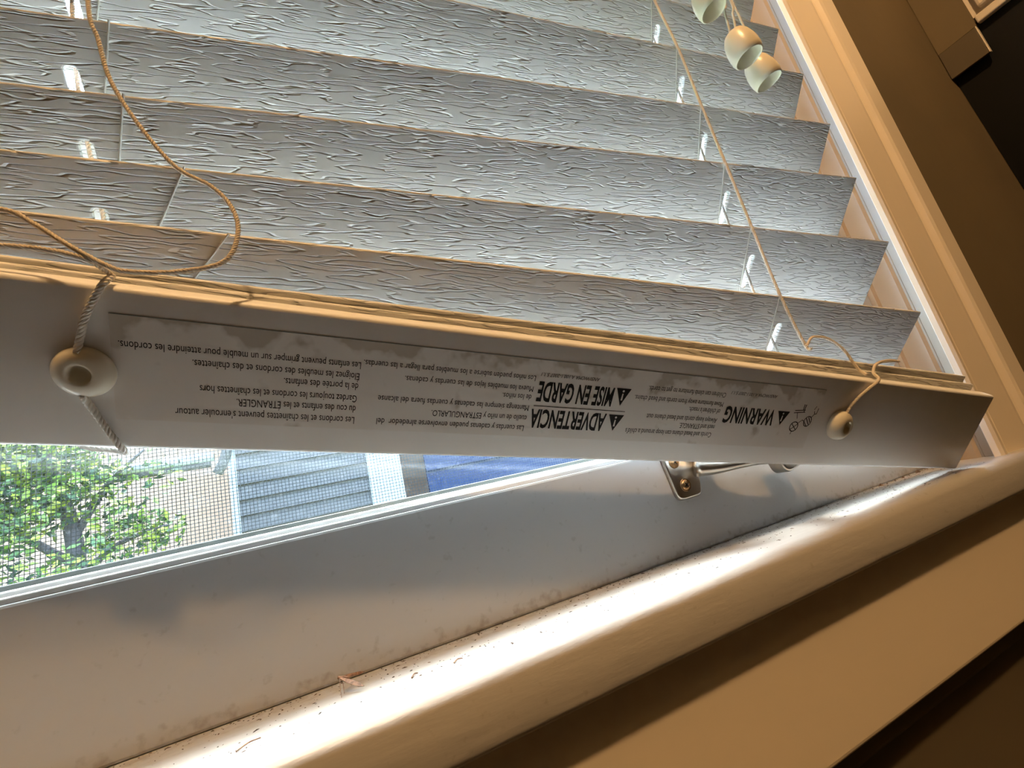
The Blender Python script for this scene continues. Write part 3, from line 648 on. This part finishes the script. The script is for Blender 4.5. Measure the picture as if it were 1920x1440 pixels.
# ------------------------------------------------------------------ kitchen things to the right and below
cab = empty('wall_cabinet', (0.99, 0.02, 0.397), 'pale painted wall cabinet with framed side at the upper right', 'cabinet')
CZ0, CZ1 = 0.397, 1.10
MB().box(0.764, 1.25, -0.17, 0.18, CZ0+0.012, CZ1).build('body', 'cab', cab)
MB().bbox_(0.757, 0.7645, -0.170, 0.140, CZ0, CZ0+0.010, 0.0015).build('side_rail', 'cab', cab)
MB().bbox_(0.757, 0.7645, -0.170, -0.11, CZ0+0.0145, CZ1, 0.0015).build('side_stile', 'cab', cab)
MB().bbox_(0.7555, 0.7645, -0.104, 0.134, CZ0+0.0150, CZ1-0.06, 0.003).build('side_panel', 'cab', cab)
MB().box(0.764, 1.25, -0.17, 0.18, CZ0+0.006, CZ0+0.0118).build('bottom_panel', 'black', cab)
for x0, x1 in ((0.766, 1.006), (1.009, 1.248)):
    dr = MB().bbox_(x0, x1, -0.19, -0.1705, CZ0, CZ1, 0.002).build('door', 'cab', cab)
    kx_ = x1-0.03 if x0 < 0.9 else x0+0.03
    MB().lathe([(0.0, 0.026), (0.009, 0.025), (0.014, 0.018), (0.008, 0.008), (0.006, 0.0)], (kx_, -0.19, CZ0+0.06), (0, -1, 0), 16).build('knob', 'nickel', dr, smooth=True)
fl = MB().bbox_(0.7600, 0.7640, 0.1437, 0.1795, 0.3592, 0.3968, 0.0006); fo = fl.build('filler_strip', 'filler', cab)
MB().bbox_(0.7594, 0.7642, 0.1424, 0.1436, 0.3592, 0.3968, 0.0003).build('edge_strip', 'cab', cab)
MB().box(0.7605, 0.7640, 0.1420, 0.1795, 0.3972, CZ1).build('scribe_board', 'wall', cab)
mw = empty('added_dark_block', (1.0, 0.0, -0.04), 'black block shaped like a microwave, added to fill the dark area under the wall cabinet', 'added block')  # added block standing in for the dark, shadowed wall under the cabinet
b_ = MB(); x0t, x0b = 0.7650, 0.815  # left side slanted to follow the edge of the dark area
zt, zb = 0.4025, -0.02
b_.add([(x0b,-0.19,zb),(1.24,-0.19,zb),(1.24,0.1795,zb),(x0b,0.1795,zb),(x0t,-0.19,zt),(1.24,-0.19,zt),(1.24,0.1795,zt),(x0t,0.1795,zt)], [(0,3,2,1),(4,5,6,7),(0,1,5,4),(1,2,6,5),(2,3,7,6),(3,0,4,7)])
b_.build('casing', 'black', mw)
MB().bbox_(0.825, 1.07, -0.206, -0.1905, 0.0, 0.38, 0.003).build('door', 'black', mw)  # invented appliance fittings on the added block
MB().tube([(1.085, -0.225, 0.03), (1.085, -0.225, 0.35)], 0.008, 10).build('handle', 'nickel', mw, smooth=True)
MB().bbox_(1.10, 1.23, -0.2, -0.1905, 0.0, 0.38, 0.002).build('control_panel', 'black', mw)

CT = 0.91 - Z0
ct = empty('kitchen_counter', (-0.2, -0.1, FL), 'black stone counter with low backsplash below the window', 'counter')
MB().bbox_(-1.6, 1.6, -0.46, 0.1795, CT-0.03, CT, 0.004).build('worktop', 'stone', ct)
MB().bbox_(-1.6, 1.6, 0.1600, 0.1795, CT+0.0002, -0.2480, 0.002).build('backsplash', 'stone', ct)
bc = empty('base_cabinet', (-0.2, -0.1, FL), 'pale painted base cabinet under the black counter', 'cabinet')
MB().box(-1.58, 1.58, -0.42, 0.1795, FL+0.001, CT-0.0305).build('body', 'cab', bc)
for i in range(6):
    x0 = -1.56 + i*0.52
    dr = MB().bbox_(x0, x0+0.505, -0.44, -0.4205, FL+0.12, CT-0.06, 0.003).build('door', 'cab', bc)
    MB().lathe([(0.0, 0.026), (0.009, 0.025), (0.014, 0.018), (0.008, 0.008), (0.006, 0.0)], (x0+0.46, -0.44, CT-0.13), (0, -1, 0), 16).build('knob', 'nickel', dr, smooth=True)

# pendant lamp hanging in the kitchen, left of the camera
lp = empty('pendant_lamp', (LAMP_POS.x, LAMP_POS.y, LAMP_POS.z), 'bare warm bulb on a black cord hanging from the ceiling', 'lamp')
MB().lathe([(0.0, 0.0), (0.05, 0.0), (0.05, 0.012), (0.02, 0.025), (0.0, 0.025)], (LAMP_POS.x, LAMP_POS.y, CE-0.0005), (0, 0, -1), 20).build('ceiling_rose', 'lampmetal', lp, smooth=True)
MB().tube([(LAMP_POS.x, LAMP_POS.y, LAMP_POS.z+0.075), (LAMP_POS.x, LAMP_POS.y, CE-0.02)], 0.003, 8).build('flex', 'black', lp)
MB().lathe([(0.0, 0.08), (0.012, 0.08), (0.018, 0.07), (0.018, 0.045), (0.0, 0.045)], LAMP_POS, (0, 0, 1), 16).build('socket', 'lampmetal', lp, smooth=True)
MB().lathe([(0.0, 0.045), (0.012, 0.040), (0.020, 0.028), (0.027, 0.008), (0.027, -0.010), (0.018, -0.026), (0.0, -0.032)], LAMP_POS, (0, 0, 1), 20).build('bulb', 'bulb', lp, smooth=True)

# ------------------------------------------------------------------ outdoors
gr = MB().box(-30, 30, 0.45, 40, FL-1.3, FL-1.2).build('lawn', 'grass'); tag(gr, 'green lawn outside below the window', 'lawn', kind='structure')
GZ = FL - 1.2
th = empty('tan_house', (-4, 10, GZ), 'pale tan stucco house behind the tree', 'house')
MB().box(-12, 3.0, 9.0, 13.0, GZ, 4.2).build('wall', 'tan', th)
MB().prism([(8.6, 4.2), (13.4, 4.2), (11.0, 5.6)], 'x', -12.4, 3.4).build('roof', 'roof', th)
gh = empty('grey_house', (0, 5.5, GZ), 'slate grey house with horizontal lap siding', 'house')
GX0, GX1, GY = -0.70, 0.50, 5.0
MB().box(GX0+0.01, GX1+0.3, GY+0.03, GY+3.0, GZ, 3.2).build('wall', 'grey', gh)
bp_v = [(0,-0.022,0),(1,-0.022,0),(1,0.03,0),(0,0.03,0),(0,0.012,0.16),(1,0.012,0.16),(1,0.03,0.16),(0,0.03,0.16)]
me = bpy.data.meshes.new('siding_board'); me.from_pydata([(v[0]*(GX1-GX0), v[1], v[2]) for v in bp_v], [], [(0,3,2,1),(4,5,6,7),(0,1,5,4),(1,2,6,5),(2,3,7,6),(3,0,4,7)]); me.materials.append(MT['grey'])
z = GZ + 0.2
while z < 3.0:
    o = bpy.data.objects.new('siding_board', me); C.objects.link(o); o.parent = gh; o.location = V((GX0, GY, z + Z0)) - wloc(gh); z += 0.145
MB().box(GX1, GX1+0.20, GY-0.04, GY+0.06, GZ, 3.2).build('corner_board', 'extrim', gh)
MB().box(GX1+0.2, GX1+0.34, GY-0.02, GY+0.06, GZ, 3.2).build('corner_board', 'extrim', gh)
MB().box(GX0-0.03, GX0+0.03, GY-0.03, GY+0.06, GZ, 3.2).build('corner_board', 'extrim', gh)
MB().prism([(4.4, 3.2), (8.4, 3.2), (6.4, 4.4)], 'x', GX0-0.3, GX1+0.45).build('roof', 'roof', gh)
el = MB().tube(spline([(GX0-0.12, GY-0.03, 0.80), (GX0-0.06, GY-0.05, 0.90), (GX0-0.02, GY-0.06, 1.02), (GX0+0.02, GY-0.06, 1.20)], 4), 0.045, 8); el.build('downspout_elbow', 'grey', gh, smooth=True)
pi = empty('rain_gutter', (-1.2, 5.0, 0.95), 'pale blue white gutter pipe running left from the grey house', 'gutter')
MB().tube([(-1.68, 4.9, 0.955), (-0.83, 4.9, 0.955)], 0.045, 10).build('pipe', 'extrim', pi, smooth=True)
MB().tube([(-1.66, 4.93, 0.89), (-0.86, 4.93, 0.89)], 0.03, 8).build('bracket', 'grey', pi, smooth=True)
bh = empty('blue_house', (2.4, 6, GZ), 'bright blue sided house at the far right of the view', 'house')
MB().prism([(1.18, 5.2), (6.0, 5.2), (6.0, 8.5), (2.02, 8.5)], 'z', GZ, 3.2).build('wall', 'blue', bh)
me = bpy.data.meshes.new('siding_board'); me.from_pydata([(v[0]*4.9, v[1], v[2]*1.8) for v in bp_v], [], [(0,3,2,1),(4,5,6,7),(0,1,5,4),(1,2,6,5),(2,3,7,6),(3,0,4,7)]); me.materials.append(MT['blue'])
z = GZ + 0.2
while z < 2.9:
    o = bpy.data.objects.new('siding_board', me); C.objects.link(o); o.parent = bh; o.location = V((1.14, 5.18, z + Z0)) - wloc(bh); z += 0.27
MB().prism([(4.8, 3.2), (8.9, 3.2), (6.8, 4.6)], 'x', 1.6, 6.2).build('roof', 'roof', bh)

tr = empty('garden_tree', (-1.75, 4.3, GZ), 'leafy green tree standing outside the left pane', 'tree')
MB().tube(spline([(-1.75, 4.3, GZ), (-1.72, 4.3, -0.8), (-1.60, 4.3, 0.1), (-1.62, 4.32, 0.5), (-1.8, 4.4, 1.1), (-1.95, 4.5, 1.8)], 6), lambda t: 0.085*(1-0.75*t), 10).build('trunk', 'bark', tr, smooth=True)
for (a, b, c) in (((-1.62, 4.3, 0.25), (-2.1, 4.2, 0.7), (-2.6, 4.1, 0.95)), ((-1.61, 4.32, 0.4), (-1.4, 4.3, 0.75), (-1.15, 4.2, 0.95)), ((-1.62, 4.3, 0.1), (-1.3, 4.2, 0.3), (-1.0, 4.1, 0.35)), ((-1.7, 4.3, 0.6), (-2.2, 4.4, 1.2), (-2.5, 4.4, 1.6))):
    MB().tube(spline([a, b, c], 6), lambda t: 0.03*(1-0.7*t), 7).build('branch', 'bark', tr, smooth=True)
lf = MB()
blobs = [((-2.55, 4.3, 0.95), 0.75, 2200), ((-2.5, 4.3, 0.35), 0.55, 900), ((-1.75, 4.2, 0.85), 0.40, 700), ((-2.2, 4.2, 1.00), 0.42, 900), ((-1.75, 4.2, 1.05), 0.32, 600), ((-2.35, 4.15, 0.55), 0.36, 700), ((-1.85, 4.1, 0.62), 0.30, 520), ((-1.45, 4.2, 0.72), 0.24, 260), ((-2.0, 4.4, 1.6), 0.7, 1300),
         ((-1.25, 4.2, 0.38), 0.24, 260), ((-1.05, 4.15, 0.33), 0.16, 110), ((-1.9, 4.0, 0.20), 0.34, 300), ((-1.45, 4.0, 0.12), 0.26, 260), ((-1.1, 4.2, 0.75), 0.2, 40), ((-2.7, 4.2, 0.9), 0.6, 900), ((-2.5, 4.1, 0.15), 0.4, 350), ((-2.9, 4.2, 1.6), 0.7, 900)]
for c, r, n in blobs:
    for i in range(n):
        d = V((random.gauss(0, 1), random.gauss(0, 1), random.gauss(0, 1))).normalized() * r * random.random()**0.45
        p_ = V(c) + d; a = V((random.gauss(0, 1), random.gauss(0, 1), random.gauss(0, 0.6))).normalized(); q = a.orthogonal().normalized(); q = (q*math.cos(i) + a.cross(q)*math.sin(i))
        s_ = random.uniform(0.022, 0.045)
        lf.add([p_ - a*s_, p_ - q*s_*0.5 + a.cross(q)*s_*0.12, p_ + a*s_, p_ + q*s_*0.5 + a.cross(q)*s_*0.12], [(0, 1, 2), (0, 2, 3)])
lo2 = lf.build('foliage', 'leaf', tr); lo2['kind'] = 'stuff'
